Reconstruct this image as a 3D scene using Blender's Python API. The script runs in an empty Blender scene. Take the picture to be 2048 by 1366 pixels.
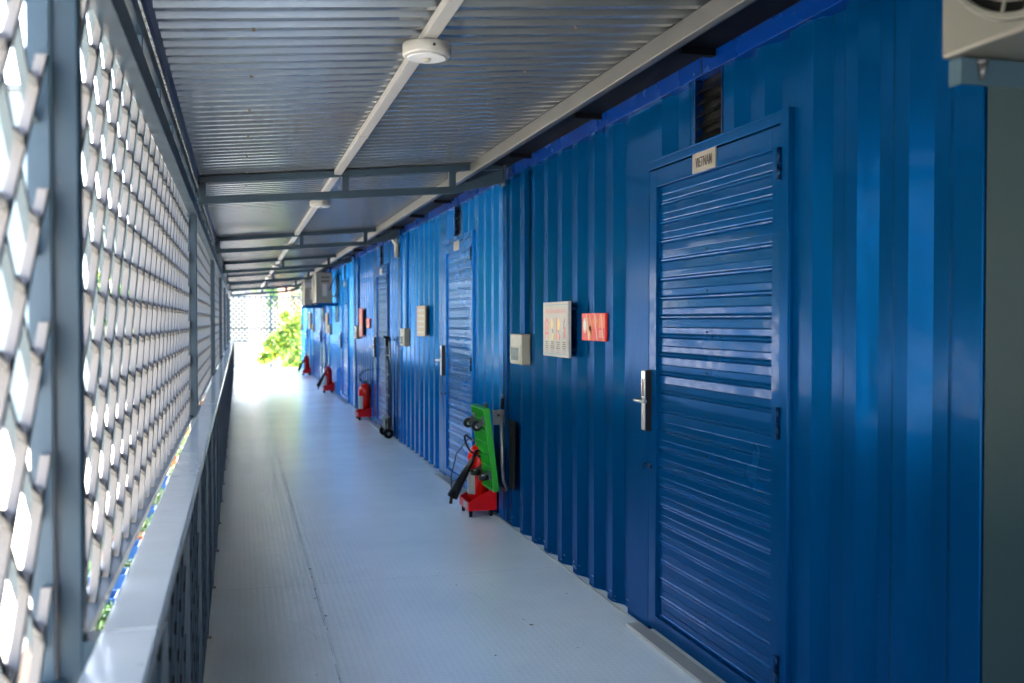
import bpy, bmesh, math, random
from mathutils import Vector, Matrix
random.seed(7)
R = math.radians
scene = bpy.context.scene
COL = scene.collection

# ------------------------------------------------------------------ camera
cam_d = bpy.data.cameras.new('camera'); cam = bpy.data.objects.new('camera', cam_d); COL.objects.link(cam)
cam_d.sensor_width = 36; cam_d.lens = 35.0; cam_d.clip_start = 0.03; cam_d.clip_end = 2000
psi, th = R(14.78 + 0.55), R(1.21)
F = Vector((math.sin(psi)*math.cos(th), math.cos(psi)*math.cos(th), -math.sin(th)))
cam.location = (0, 0, 1.4)
cam.rotation_euler = F.to_track_quat('-Z', 'Y').to_euler()
cam_d.dof.use_dof = True; cam_d.dof.focus_distance = 4.6; cam_d.dof.aperture_fstop = 3.0
scene.camera = cam

# ------------------------------------------------------------------ world, sun, exposure
SUN_EL, SUN_AZ = 52, 38            # azimuth clockwise from +Y
w = bpy.data.worlds.new('World'); scene.world = w; w.use_nodes = True
nt = w.node_tree; nt.nodes.clear()
sky = nt.nodes.new('ShaderNodeTexSky'); sky.sky_type = 'NISHITA'; sky.sun_disc = False
sky.sun_elevation = R(SUN_EL); sky.sun_rotation = R(SUN_AZ); sky.dust_density = 4.0; sky.air_density = 0.75; sky.ozone_density = 0.4
bg = nt.nodes.new('ShaderNodeBackground'); bg.inputs[1].default_value = 0.15
wo = nt.nodes.new('ShaderNodeOutputWorld')
nt.links.new(sky.outputs[0], bg.inputs[0]); nt.links.new(bg.outputs[0], wo.inputs[0])
sd = bpy.data.lights.new('sun', 'SUN'); sd.energy = 4.5; sd.angle = R(0.5); sd.color = (1, .95, .86)
so = bpy.data.objects.new('sun', sd); COL.objects.link(so)
sdir = Vector((math.sin(R(SUN_AZ))*math.cos(R(SUN_EL)), math.cos(R(SUN_AZ))*math.cos(R(SUN_EL)), math.sin(R(SUN_EL))))
so.rotation_euler = sdir.to_track_quat('Z', 'Y').to_euler(); so.location = (5, 10, 30)
scene.render.engine = 'CYCLES'
scene.view_settings.view_transform = 'Standard'; scene.view_settings.look = 'None'
scene.view_settings.exposure = 4.75; scene.view_settings.gamma = 1
scene.cycles.max_bounces = 10; scene.cycles.diffuse_bounces = 6; scene.cycles.glossy_bounces = 5

# ------------------------------------------------------------------ materials
MATS = {}
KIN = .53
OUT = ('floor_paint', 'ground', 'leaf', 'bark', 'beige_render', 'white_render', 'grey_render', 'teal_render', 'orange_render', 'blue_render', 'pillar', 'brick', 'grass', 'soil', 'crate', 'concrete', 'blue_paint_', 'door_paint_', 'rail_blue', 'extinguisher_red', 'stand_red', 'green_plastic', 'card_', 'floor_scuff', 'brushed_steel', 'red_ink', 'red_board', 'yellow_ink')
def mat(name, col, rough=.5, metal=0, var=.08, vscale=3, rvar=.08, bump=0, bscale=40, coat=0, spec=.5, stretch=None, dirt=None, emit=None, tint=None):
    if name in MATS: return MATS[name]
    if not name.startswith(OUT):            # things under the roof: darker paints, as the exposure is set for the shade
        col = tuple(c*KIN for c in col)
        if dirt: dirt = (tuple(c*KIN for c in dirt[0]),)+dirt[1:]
    m = bpy.data.materials.new(name); m.use_nodes = True; t = m.node_tree; n = t.nodes; L = t.links
    p = n['Principled BSDF']
    p.inputs['Metallic'].default_value = metal
    p.inputs['Coat Weight'].default_value = coat
    p.inputs['Specular IOR Level'].default_value = spec
    if tint: p.inputs['Specular Tint'].default_value = (*tint, 1)
    tc = n.new('ShaderNodeTexCoord'); mp = n.new('ShaderNodeMapping'); L.new(tc.outputs['Object'], mp.inputs[0])
    if stretch: mp.inputs['Scale'].default_value = stretch
    no = n.new('ShaderNodeTexNoise'); no.inputs['Scale'].default_value = vscale; no.inputs['Detail'].default_value = 5
    L.new(mp.outputs[0], no.inputs['Vector'])
    mx = n.new('ShaderNodeMix'); mx.data_type = 'RGBA'
    a = [max(0, c*(1-var)) for c in col]; b = [min(1, c*(1+var)) for c in col]
    mx.inputs[6].default_value = (*a, 1); mx.inputs[7].default_value = (*b, 1)
    L.new(no.outputs[0], mx.inputs[0])
    out = mx.outputs[2]
    if dirt:
        dcol, dscale, lo, hi = dirt
        dn = n.new('ShaderNodeTexNoise'); dn.inputs['Scale'].default_value = dscale; dn.inputs['Detail'].default_value = 8
        dn.inputs['Roughness'].default_value = .7
        L.new(tc.outputs['Object'], dn.inputs['Vector'])
        mr = n.new('ShaderNodeMapRange'); mr.inputs[1].default_value = lo; mr.inputs[2].default_value = hi; L.new(dn.outputs[0], mr.inputs[0])
        m2 = n.new('ShaderNodeMix'); m2.data_type = 'RGBA'; L.new(mr.outputs[0], m2.inputs[0]); L.new(out, m2.inputs[6])
        m2.inputs[7].default_value = (*dcol, 1); out = m2.outputs[2]
    L.new(out, p.inputs['Base Color'])
    mr = n.new('ShaderNodeMapRange'); mr.inputs[3].default_value = max(.02, rough-rvar); mr.inputs[4].default_value = min(1, rough+rvar)
    L.new(no.outputs[0], mr.inputs[0]); L.new(mr.outputs[0], p.inputs['Roughness'])
    if bump:
        bn = n.new('ShaderNodeTexNoise'); bn.inputs['Scale'].default_value = bscale; bn.inputs['Detail'].default_value = 3
        L.new(mp.outputs[0], bn.inputs['Vector'])
        bp = n.new('ShaderNodeBump'); bp.inputs['Strength'].default_value = 1; bp.inputs['Distance'].default_value = bump
        L.new(bn.outputs[0], bp.inputs['Height']); L.new(bp.outputs[0], p.inputs['Normal'])
    if emit:
        p.inputs['Emission Color'].default_value = (*emit[0], 1); p.inputs['Emission Strength'].default_value = emit[1]
    MATS[name] = m
    return m

BLUE = (.001, .118, .36)
PAINT = [(.0001, .036, .128), (.0001, .105, .37), (.0008, .060, .23), (.0001, .155, .50), (.0015, .085, .32), (.0003, .18, .53)]
TINT = (.14, .62, 1)
CHIP = ((.10, .20, .34), 21, .735, .76)
blues = [mat('blue_paint_%d' % i, c, .24, metal=(.28 if i == 0 else .25), var=.06, vscale=2.0, rvar=.06, bump=.008, bscale=2.6, coat=0, stretch=(1, 1.6, .45), spec=(.015 if i == 0 else .12), tint=TINT, dirt=CHIP) for i, c in enumerate(PAINT)]
doors_ = [mat('door_paint_%d' % i, tuple(v*1.02 for v in c), .25, metal=(.28 if i == 0 else .25), var=.06, vscale=3, rvar=.07, bump=.002, bscale=5, coat=(.10 if i == 0 else .22), spec=(.015 if i == 0 else .12), tint=TINT, dirt=CHIP) for i, c in enumerate(PAINT)]
for _i in range(6):
    doors_[_i].node_tree.nodes['Principled BSDF'].inputs['Coat Roughness'].default_value = .05
    _p = blues[_i].node_tree.nodes['Principled BSDF']; _p.inputs['Coat Weight'].default_value = .03 if _i == 0 else .14; _p.inputs['Coat Roughness'].default_value = .07
blue = blues[0]
bluedoor = mat('blue_door_paint', (.001, .115, .35), .24, var=.08, vscale=3, rvar=.08, bump=.003, bscale=5, coat=.2)
bluedark = mat('navy_paint', (.001, .010, .06), .35, tint=TINT, spec=.3)
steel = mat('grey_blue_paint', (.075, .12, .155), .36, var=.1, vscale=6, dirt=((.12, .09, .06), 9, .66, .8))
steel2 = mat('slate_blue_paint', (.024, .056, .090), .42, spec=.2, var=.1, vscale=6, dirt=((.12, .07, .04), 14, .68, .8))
topm = mat('lit_face_paint', (.29, .265, .225), .5, var=.1, vscale=30)  # pale tone paints light onto the upward faces of the bars
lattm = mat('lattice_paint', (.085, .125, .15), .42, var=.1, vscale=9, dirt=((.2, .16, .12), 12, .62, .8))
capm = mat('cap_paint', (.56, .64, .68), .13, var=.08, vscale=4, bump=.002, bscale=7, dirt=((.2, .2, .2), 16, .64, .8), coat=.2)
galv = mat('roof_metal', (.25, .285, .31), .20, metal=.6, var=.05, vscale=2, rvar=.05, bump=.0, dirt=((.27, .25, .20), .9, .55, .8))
rooftop = mat('roof_top', (.5, .5, .5), .5)
cream = mat('cream_plastic', (.34, .35, .30), .38, var=.05)
white = mat('white_paint', (.42, .43, .42), .4, var=.04)
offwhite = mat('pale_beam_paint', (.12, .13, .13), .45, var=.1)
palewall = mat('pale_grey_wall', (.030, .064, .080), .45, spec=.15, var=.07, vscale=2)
black = mat('black_rubber', (.003, .003, .0035), .6, spec=.12)
blackgl = mat('black_plastic', (.006, .006, .007), .35, spec=.3)
chrome = mat('brushed_steel', (.62, .62, .62), .30, metal=1, var=.05)
dull = mat('zinc_metal', (.20, .22, .24), .4, metal=.7, var=.1)
red = mat('extinguisher_red', (.55, .006, .004), .26, var=.08, coat=.05, spec=.3)
redst = mat('stand_red', (.50, .002, .006), .36, spec=.2, var=.08)
green = mat('green_plastic', (.004, .26, .012), .4, var=.12)
stick = mat('sticker_white', (.50, .50, .49), .45, var=.1)
plate = mat('name_plate', (.36, .34, .30), .35, metal=.2, var=.05)
ink = mat('black_ink', (.01, .01, .01), .5)
redink = mat('red_ink', (.45, .012, .01), .4)
yelink = mat('yellow_ink', (.5, .33, .005), .4)
cyaink = mat('blue_ink', (.05, .35, .55), .4)
orink = mat('orange_ink', (.75, .16, .02), .3)
dirtsill = mat('worn_sill', (.52, .49, .42), .5, var=.2, vscale=12)
darkhole = mat('dark_vent', (.004, .005, .006), .6, spec=.1)
shadem = mat('painted_shade', (.001, .002, .006), .6, spec=.1)
conc = mat('concrete', (.50, .47, .42), .8, var=.15, vscale=.5)
rust = mat('rusty_weld', (.15, .09, .05), .8)

def floor_mat():
    m = mat('floor_paint', (.71, .77, .72), .24, var=.03, vscale=1.6, rvar=.06, coat=.4,
            dirt=((.52, .57, .57), .9, .22, .95))
    t = m.node_tree; n = t.nodes; L = t.links; p = n['Principled BSDF']
    tc = n.new('ShaderNodeTexCoord'); sp = n.new('ShaderNodeSeparateXYZ'); L.new(tc.outputs['Object'], sp.inputs[0])
    def M(op, a, b=None, c=None):
        k = n.new('ShaderNodeMath'); k.operation = op
        for i, v in enumerate((a, b, c)):
            if v is None: continue
            if isinstance(v, (int, float)): k.inputs[i].default_value = v
            else: L.new(v, k.inputs[i])
        return k.outputs[0]
    P = .030
    u = M('DIVIDE', sp.outputs[0], P); v = M('DIVIDE', sp.outputs[1], P)
    par = M('MODULO', M('ADD', M('ADD', M('FLOOR', u), M('FLOOR', v)), 4000), 2)
    fu = M('SUBTRACT', M('FRACT', u), .5); fv = M('SUBTRACT', M('FRACT', v), .5)
    sgn = M('SUBTRACT', M('MULTIPLY', par, 2), 1)
    a = M('ADD', fu, M('MULTIPLY', fv, sgn)); b = M('SUBTRACT', fu, M('MULTIPLY', fv, sgn))
    d = M('ADD', M('POWER', M('MULTIPLY', M('ABSOLUTE', a), 1.7), 2), M('POWER', M('MULTIPLY', M('ABSOLUTE', b), 5.5), 2))
    h = M('SUBTRACT', 1, M('MINIMUM', d, 1))
    bn = n.new('ShaderNodeTexNoise'); bn.inputs['Scale'].default_value = 1.5; L.new(tc.outputs['Object'], bn.inputs['Vector'])
    hh = M('ADD', M('MULTIPLY', h, .0012), M('MULTIPLY', bn.outputs[0], .003))
    bp = n.new('ShaderNodeBump'); bp.inputs['Distance'].default_value = 1; bp.inputs['Strength'].default_value = .8
    L.new(hh, bp.inputs['Height']); L.new(bp.outputs[0], p.inputs['Normal'])
    return m
floorm = floor_mat(); floorm.node_tree.nodes['Principled BSDF'].inputs['Coat Roughness'].default_value = .22

# ------------------------------------------------------------------ mesh builder
class MB:
    def __init__(s): s.v = []; s.f = []; s.m = []; s.mats = []; s.sm = []
    def mi(s, m):
        if m not in s.mats: s.mats.append(m)
        return s.mats.index(m)
    def face(s, pts, m, sm=False):
        b = len(s.v); s.v += [tuple(p) for p in pts]; s.f.append(tuple(range(b, b+len(pts)))); s.m.append(s.mi(m)); s.sm.append(sm)
    def box(s, x0, x1, y0, y1, z0, z1, m, M=None):
        b = len(s.v)
        P = [(x0,y0,z0),(x1,y0,z0),(x1,y1,z0),(x0,y1,z0),(x0,y0,z1),(x1,y0,z1),(x1,y1,z1),(x0,y1,z1)]
        if M: P = [tuple(M @ Vector(p)) for p in P]
        s.v += P
        for q in ((0,3,2,1),(4,5,6,7),(0,1,5,4),(1,2,6,5),(2,3,7,6),(3,0,4,7)):
            s.f.append(tuple(b+i for i in q)); s.m.append(s.mi(m)); s.sm.append(False)
        return s
    def bar(s, a, b, wd, hd, m, up=(0,0,1)):
        a = Vector(a); b = Vector(b); d = (b-a); Ln = d.length; d.normalize(); up = Vector(up)
        r = d.cross(up); 
        if r.length < 1e-4: r = d.cross(Vector((1,0,0)))
        r.normalize(); u = r.cross(d)
        M = Matrix((( r.x, d.x, u.x, a.x),( r.y, d.y, u.y, a.y),( r.z, d.z, u.z, a.z),(0,0,0,1)))
        return s.box(-wd/2, wd/2, 0, Ln, -hd/2, hd/2, m, M)
    def tube(s, pts, r, m, n=10, caps=True):
        pts = [Vector(p) for p in pts]; rs = r if isinstance(r, (list, tuple)) else [r]*len(pts)
        base = len(s.v); k = s.mi(m); prev = None
        for i, p in enumerate(pts):
            d = (pts[min(i+1, len(pts)-1)] - pts[max(i-1, 0)]).normalized()
            if prev is None:
                ref = Vector((0,0,1)) if abs(d.z) < .9 else Vector((1,0,0)); a = d.cross(ref).normalized()
            else:
                a = (prev - d*prev.dot(d)).normalized()
            prev = a; b = d.cross(a)
            for j in range(n):
                t = 2*math.pi*j/n; q = p + (a*math.cos(t)+b*math.sin(t))*rs[i]; s.v.append(tuple(q))
        for i in range(len(pts)-1):
            for j in range(n):
                s.f.append((base+i*n+j, base+i*n+(j+1)%n, base+(i+1)*n+(j+1)%n, base+(i+1)*n+j)); s.m.append(k); s.sm.append(True)
        if caps:
            s.f.append(tuple(base+j for j in reversed(range(n)))); s.m.append(k); s.sm.append(False)
            e = base+(len(pts)-1)*n
            s.f.append(tuple(e+j for j in range(n))); s.m.append(k); s.sm.append(False)
        return s
    def lathe(s, prof, c, m, axis='Z', n=24):
        d = {'Z': Vector((0,0,1)), 'X': Vector((1,0,0)), 'Y': Vector((0,1,0))}[axis] if isinstance(axis, str) else Vector(axis).normalized()
        c = Vector(c)
        return s.tube([c + d*h for r, h in prof], [max(r, .0005) for r, h in prof], m, n)
    def ring(s, c, r, t, axis, m, n=32, k=6):
        c = Vector(c); ax = {'X': (Vector((0,1,0)), Vector((0,0,1))), 'Y': (Vector((1,0,0)), Vector((0,0,1))), 'Z': (Vector((1,0,0)), Vector((0,1,0)))}[axis]
        pts = [c + ax[0]*r*math.cos(2*math.pi*i/n) + ax[1]*r*math.sin(2*math.pi*i/n) for i in range(n+1)]
        return s.tube(pts, t, m, k)
    def add(s, verts, faces, m, T=None):
        b = len(s.v); k = s.mi(m)
        s.v += [tuple(T @ Vector(p)) if T else tuple(p) for p in verts]
        for f in faces: s.f.append(tuple(b+i for i in f)); s.m.append(k); s.sm.append(False)
        return s
    def build(s, name, parent=None, bevel=0, loc=None):
        me = bpy.data.meshes.new(name); me.from_pydata(s.v, [], s.f)
        for m in s.mats: me.materials.append(m)
        me.polygons.foreach_set('material_index', s.m); me.polygons.foreach_set('use_smooth', s.sm); me.update()
        o = bpy.data.objects.new(name, me); COL.objects.link(o)
        if parent: o.parent = parent
        if loc: o.location = loc
        if bevel:
            b = o.modifiers.new('bevel', 'BEVEL'); b.width = bevel; b.segments = 2; b.limit_method = 'ANGLE'; b.angle_limit = R(40)
        return o

def tag(o, label=None, cat=None, group=None, kind=None):
    if label: o['label'] = label
    if cat: o['category'] = cat
    if group: o['group'] = group
    if kind: o['kind'] = kind
    return o
def thing(name, label, cat, loc=(0,0,0), rz=0, group=None):
    o = bpy.data.objects.new(name, None); COL.objects.link(o); o.location = loc; o.rotation_euler = (0,0,rz); o.empty_display_size = .1
    return tag(o, label, cat, group)
def copy_tree(o, parent=None):
    c = o.copy(); COL.objects.link(c); c.parent = parent
    for ch in list(o.children): copy_tree(ch, c)
    return c
def text_geo(s, size, extrude=.0, fit=None, bold=0):
    cu = bpy.data.curves.new('t', 'FONT'); cu.body = s; cu.size = size; cu.align_x = 'CENTER'; cu.align_y = 'CENTER'; cu.extrude = extrude; cu.resolution_u = 3; cu.offset = bold
    o = bpy.data.objects.new('t', cu); COL.objects.link(o)
    dg = bpy.context.evaluated_depsgraph_get(); me = bpy.data.meshes.new_from_object(o.evaluated_get(dg))
    vs = [v.co.copy() for v in me.vertices]; fs = [tuple(p.vertices) for p in me.polygons]
    bpy.data.objects.remove(o); bpy.data.curves.remove(cu); bpy.data.meshes.remove(me)
    if fit and vs:
        xs = [v.x for v in vs]; ys = [v.y for v in vs]; w_ = max(xs)-min(xs); h_ = max(ys)-min(ys)
        cx = (max(xs)+min(xs))/2; cy = (max(ys)+min(ys))/2
        vs = [Vector(((v.x-cx)*fit[0]/w_, (v.y-cy)*fit[1]/h_, v.z)) for v in vs]
    return vs, fs
def wallT(x, y, z):       # local (a right, b up, c out) on a surface facing -X
    return Matrix(((0,0,-1,x),(-1,0,0,y),(0,1,0,z),(0,0,0,1)))

# ------------------------------------------------------------------ setting: ground, floor, ceiling
WX = 1.785          # outer plane of the container fronts
MOD = 4.65; Y0 = 2.07; NC = 6; YEND = 30.0
GZ = -3.0
b = MB(); b.face([(-400,-300,GZ),(400,-300,GZ),(400,600,GZ),(-400,600,GZ)], mat('ground_concrete', (.42,.40,.36), .85, var=.2, vscale=.15)); tag(b.build('ground'), kind='structure')
b = MB(); b.box(-.17, 4.3, -6, YEND, -.06, 0, floorm)
b.box(-.19, -.17, -6, YEND+.002, -.16, .006, steel2); b.box(-.19, 4.3, YEND, YEND+.05, -.16, .004, steel2)
fl = tag(b.build('floor'), kind='structure')
# welded seams of the floor plates, a few millimetres proud
b = MB()
seamm = mat('seam_paint', (.36,.42,.47), .32, var=.3, vscale=9); seamd = mat('seam_gap', (.10,.12,.13), .6, var=.3, vscale=20)
def wob(x0, y0, x1, y1, wd, m, n, z=.004):
    for i in range(n):
        t0, t1 = i/n, (i+1)/n
        if random.random() < .12: continue
        ax, ay = x0+(x1-x0)*t0, y0+(y1-y0)*t0; bx, by = x0+(x1-x0)*t1, y0+(y1-y0)*t1
        q = wd*random.uniform(.4, 1.3); j = random.uniform(-.3, .3)*wd
        if abs(y1-y0) > abs(x1-x0): b.face([(ax-q+j, ay, z),(ax+q+j, ay, z),(bx+q+j, by, z),(bx-q+j, by, z)], m)
        else: b.face([(ax, ay-q+j, z),(bx, by-q+j, z),(bx, by+q+j, z),(ax, ay+q+j, z)], m)
wob(.37, -2, .37, YEND-.1, .0022, seamm, 300); wob(.378, -2, .378, YEND-.1, .0010, seamm, 300, .0045)
for _k in range(7):
    _y = random.uniform(2.5, 14); wob(.376, _y, .379, _y+random.uniform(.15, .5), .0010, seamd, 8, .0050)
for k, yy in enumerate([2.3, 5.33, 8.4, 11.4, 14.4, 17.4, 20.4, 23.4, 26.4, 29.0]):
    wob(-.16, yy, .36, yy+.0, .0015, seamd, 26); wob(.39, yy+.01, 1.75, yy+.012, .0011, seamd, 60)
tag(b.build('floor_seam'), kind='structure')
b = MB(); chipm = mat('rust_speck', (.20,.13,.08), .8, var=.3, vscale=50)
for i in range(46):
    x, y, r_ = random.uniform(-.1, 1.7), random.choice([random.uniform(2.2, 6), random.uniform(3, 16)]), random.uniform(.0025, .008)
    if i % 3 == 0: x = .374+random.gauss(0, .012)
    n_ = 7; b.face([(x+r_*random.uniform(.5, 1.5)*math.cos(2*math.pi*j/n_), y+r_*1.6*random.uniform(.5, 1.5)*math.sin(2*math.pi*j/n_), .0048) for j in range(n_)], chipm)
scm = mat('floor_scuff', (.50,.56,.56), .45, var=.15, vscale=30); scd = mat('floor_scuff_dark', (.26,.29,.29), .5, var=.2, vscale=30)
for i in range(34):
    x, y, a = random.uniform(.0, 1.6), random.uniform(2.3, 14), random.gauss(1.57, .5); L_ = random.uniform(.05, .35); w_ = random.uniform(.0006, .0022); k_ = random.uniform(-1.5, 1.5); mm = random.choice([scm, scm, scd]); px_, py_ = x, y
    for j in range(5):
        a += k_*L_/5; qx, qy = px_+math.cos(a)*L_/5, py_+math.sin(a)*L_/5; nx_, ny_ = -math.sin(a)*w_, math.cos(a)*w_
        b.face([(px_-nx_, py_-ny_, .0052), (qx-nx_, qy-ny_, .0052), (qx+nx_, qy+ny_, .0052), (px_+nx_, py_+ny_, .0052)][::1], mm); px_, py_ = qx, qy
tag(b.build('floor_marks'), kind='structure')
# ceiling: corrugated sheet, ribs across the walkway
def cz(x): return 2.29 + .086*(x+.26)
def corr_sheet(y0, y1, x0, x1):
    b = MB(); P = .105; y = y0
    prof = []
    while y < y1:
        prof += [(y, 0), (y+.034, 0), (y+.044, .030), (y+.095, .030)]; y += P
    prof = [(a, h) for a, h in prof if a <= y1]
    xs = [x0, -.25, .6, 1.5, x1]
    for i in range(len(prof)-1):
        (ya, ha), (yb, hb) = prof[i], prof[i+1]
        for xa, xb in zip(xs[:-1], xs[1:]):
            b.face([(xa, ya, cz(xa)+ha), (xb, ya, cz(xb)+ha), (xb, yb, cz(xb)+hb), (xa, yb, cz(xa)+hb)], galv)
    return b
b = corr_sheet(-6, YEND+1.1, -.42, 4.4)
for _x in (.05, 1.12):
    for _k in range(34):
        _y = -6+.105*(58+_k*6)+.017; b.lathe([(.006, 0), (.006, -.004), (.003, -.007)], (_x, _y, cz(_x)), rust, n=8)
tag(b.build('ceiling'), kind='structure')

# ------------------------------------------------------------------ roof steelwork
TY = [1.78 + 4.70*k for k in range(-1, 7)] + [30.9]
ordn = ['nearest', 'second', 'third', 'fourth', 'fifth', 'sixth', 'seventh', 'eighth']
def cross_truss(y, label):
    t = thing('roof_truss', label, 'roof truss', (0, y, 0), group='steel trusses spanning the walkway')
    def zt(x): return 2.267 + .086*(x+.26)
    def zb(x): return 2.14 + .075*(x+.26)
    MB().bar((-.24, 0, zt(-.24)-.002), (1.69, 0, zt(1.69)-.002), .04, .042, steel2).build('top_chord', t, .003)
    MB().bar((-.24, 0, zb(-.24)), (1.385, 0, zb(1.385)), .04, .046, steel2).build('bottom_chord', t, .003)
    for x in (-.215, .665, 1.365):
        MB().box(x-.022, x+.022, -.018, .018, zb(x)+.02, zt(x)-.02, steel2).build('web_post', t)
    g = MB(); x0, x1 = 1.387, 1.71
    A = [(x0, zb(x0)-.022), (x1, zt(x1)-.115), (x1, zt(x1)-.024), (x0, zb(x0)+.024)]
    n = len(A)
    g.face([(x, -.02, z) for x, z in A], steel2); g.face([(x, .02, z) for x, z in reversed(A)], steel2)
    for i in range(n):
        (xa, za), (xb, zb_) = A[i], A[(i+1) % n]; g.face([(xa, .02, za), (xb, .02, zb_), (xb, -.02, zb_), (xa, -.02, za)], steel2)
    g.box(1.712, 1.722, -.05, .05, 2.30, 2.45, steel2)
    g.build('end_bracket', t)
    return t
vis = 0
names = {1: 'grey-blue roof truss at the blue container joint, closest one fully in view', 2: 'grey-blue roof truss second in view from the camera',
         3: 'grey-blue roof truss third in view along the walkway', 4: 'grey-blue roof truss just before the far air conditioners',
         5: 'grey-blue roof truss just past the far air conditioners', 6: 'grey-blue roof truss second from the bright far end', 7: 'last slender roof truss against the trees at the far end'}
for k, y in enumerate(TY):
    if k in (0, 1): continue
    cross_truss(y, names.get(k-1, 'grey-blue roof truss hidden overhead'))
# posts on the open side
for k, y in enumerate(TY):
    if k == 0: continue
    d = {1: 'thick blurred grey-blue steel post closest to the camera on the lattice side', 2: 'grey-blue post under the nearest full roof truss, orange dab at its foot',
         3: 'third grey-blue lattice-side post from the camera', 4: 'fourth grey-blue lattice-side post from the camera', 5: 'fifth grey-blue lattice-side post from the camera',
         6: 'sixth grey-blue lattice-side post from the camera', 7: 'seventh grey-blue lattice-side post, near the bright end', 8: 'last lattice-side post at the bright end'}[k]
    b = MB(); b.box(-.292, -.25, y-.021, y+.021, GZ, 2.245, steel2)
    t = tag(b.build('steel_post', bevel=.004), d, 'post', 'steel posts along the lattice side')
    MB().box(-.25, -.222, y-.03, y+.03, .80, .872, steel2).build('weld_plate', t)
# longitudinal ladder beam above the lattice
t = thing('eaves_ladder_beam', 'grey-blue double eaves beam with short uprights running above the lattice', 'beam', (0, 0, 0))
MB().box(-.295, -.245, -5, YEND+.8, 2.05, 2.125, steel2).build('bottom_chord', t, .003)
MB().box(-.29, -.25, -5, YEND+.8, 2.19, 2.235, steel2).build('top_chord', t, .003)
y = -1.0
while y < YEND+.6:
    if all(abs(y-q) > .06 for q in TY): MB().box(-.285, -.255, y-.02, y+.02, 2.125, 2.19, steel2).build('web_post', t)
    y += .66
b = MB(); b.box(-.245, -.232, -5, YEND+1, 2.237, 2.302, mat('fascia_blue', (.002,.03,.16), .4, var=.35, vscale=14, dirt=((.4,.42,.45), 30, .66, .72)))
tag(b.build('eaves_trim', bevel=.001), 'thin blue painted edge strip along the open side of the ceiling', 'trim')
# pale beam by the containers
b = MB()
n_ = 7
b.bar((1.50, -5, 2.405), (1.50, YEND+1, 2.405), .035, .07, offwhite)
tag(b.build('pale_purlin', bevel=.004), 'long pale grey beam under the ceiling edge above the containers', 'beam')
b = MB(); b.box(1.56, 1.575, -5, YEND+.5, 2.405, 2.435, bluedark); b.box(1.775, 1.80, -5, YEND+.3, 2.4705, 2.56, shadem)
b.box(1.53, 1.764, -5, YEND+.5, 2.4365, 2.441, shadem)  # near-black sheet paints the shade under the roof edge
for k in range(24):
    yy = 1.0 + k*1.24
    b.box(1.62, 1.76, yy, yy+.03, 2.41, 2.436, shadem)
tag(b.build('shade_strips'), 'black strips painting the shade between the pale beam and the blue top rails', 'shade strip')
# conduit along the ceiling with round lamps
LX = .615
b = MB(); 
b.box(LX-.022, LX+.022, -5, 29.5, cz(LX)-.034, cz(LX)-.002, white)
for yy in (2.6, 5.1, 9.7, 14.4): b.box(LX-.024, LX+.024, yy-.02, yy+.02, cz(LX)-.036, cz(LX)-.001, white)
tag(b.build('cable_conduit', bevel=.002), 'white cable trunking running along the middle of the corrugated ceiling', 'conduit')
def lamp(y, label):
    t = thing('ceiling_lamp', label, 'ceiling lamp', (LX, y, cz(LX)-.036), group='round ceiling lamps')
    m = MB(); m.lathe([(.078, 0), (.081, -.004), (.081, -.036), (.078, -.042), (.072, -.043)], (0,0,0), white, n=40); m.build('housing', t)
    m = MB(); m.lathe([(.066, -.0435), (.066, -.0465), (.062, -.048)], (0,0,0), mat('lamp_diffuser', (.70,.74,.78), .35), n=36); m.build('diffuser', t)
    m = MB(); m.lathe([(.014, -.048), (.014, -.053), (.009, -.058), (.003, -.059)], (0,0,0), cream, n=16); m.build('sensor', t)
    m = MB(); m.lathe([(.005, 0), (.005, .003)], (-.0, -.0, 0), black, axis='Y', n=10)
    o = m.build('switch', t); o.location = (.01, -.084, -.02)
    return t
for k, lb in enumerate(['large round white lamp on the ceiling near the camera', 'round white lamp just behind the nearest roof truss', 'third round ceiling lamp along the conduit', 'fourth round ceiling lamp along the conduit', 'fifth round ceiling lamp along the conduit']):
    lamp(3.33 + 4.55*k, lb)

# ------------------------------------------------------------------ lattice side
def lattice(b, x0, x1, y0, y1, z0, z1, P, th_, m, org=(0, 0), jx=0.0):
    """bars at 45 degrees, both ways, clipped to the rectangle"""
    s2 = math.sqrt(2); c0 = org[0]; 
    lo = math.floor((y0-(z1-z0)-c0)/P)-1; hi = math.ceil((y1+(z1-z0)-c0)/P)+1
    for sgn in (1, -1):
        for k in range(lo, hi):
            c = c0 + k*P
            # y = c + sgn*(z-z0)
            za, zb = z0, z1
            if sgn > 0: za = max(za, z0+(y0-c)); zb = min(zb, z0+(y1-c))
            else: za = max(za, z0+(c-y1)); zb = min(zb, z0+(c-y0))
            if zb-za < .01: continue
            ya = c+sgn*(za-z0); yb = c+sgn*(zb-z0)
            off = .0 if sgn > 0 else jx
            h = th_/2*s2
            pts = [(ya-h, za), (ya+h, za), (yb+h, zb), (yb-h, zb)]
            X0, X1 = x0+off, x1-off
            q = [(X0, a, z) for a, z in pts]; r = [(X1, a, z) for a, z in pts]
            b.face(q[::-1] if sgn > 0 else q[::-1], m); b.face(r, m)
            for i in range(4):
                j = (i+1) % 4; b.face([q[i], q[j], r[j], r[i]], m)
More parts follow.
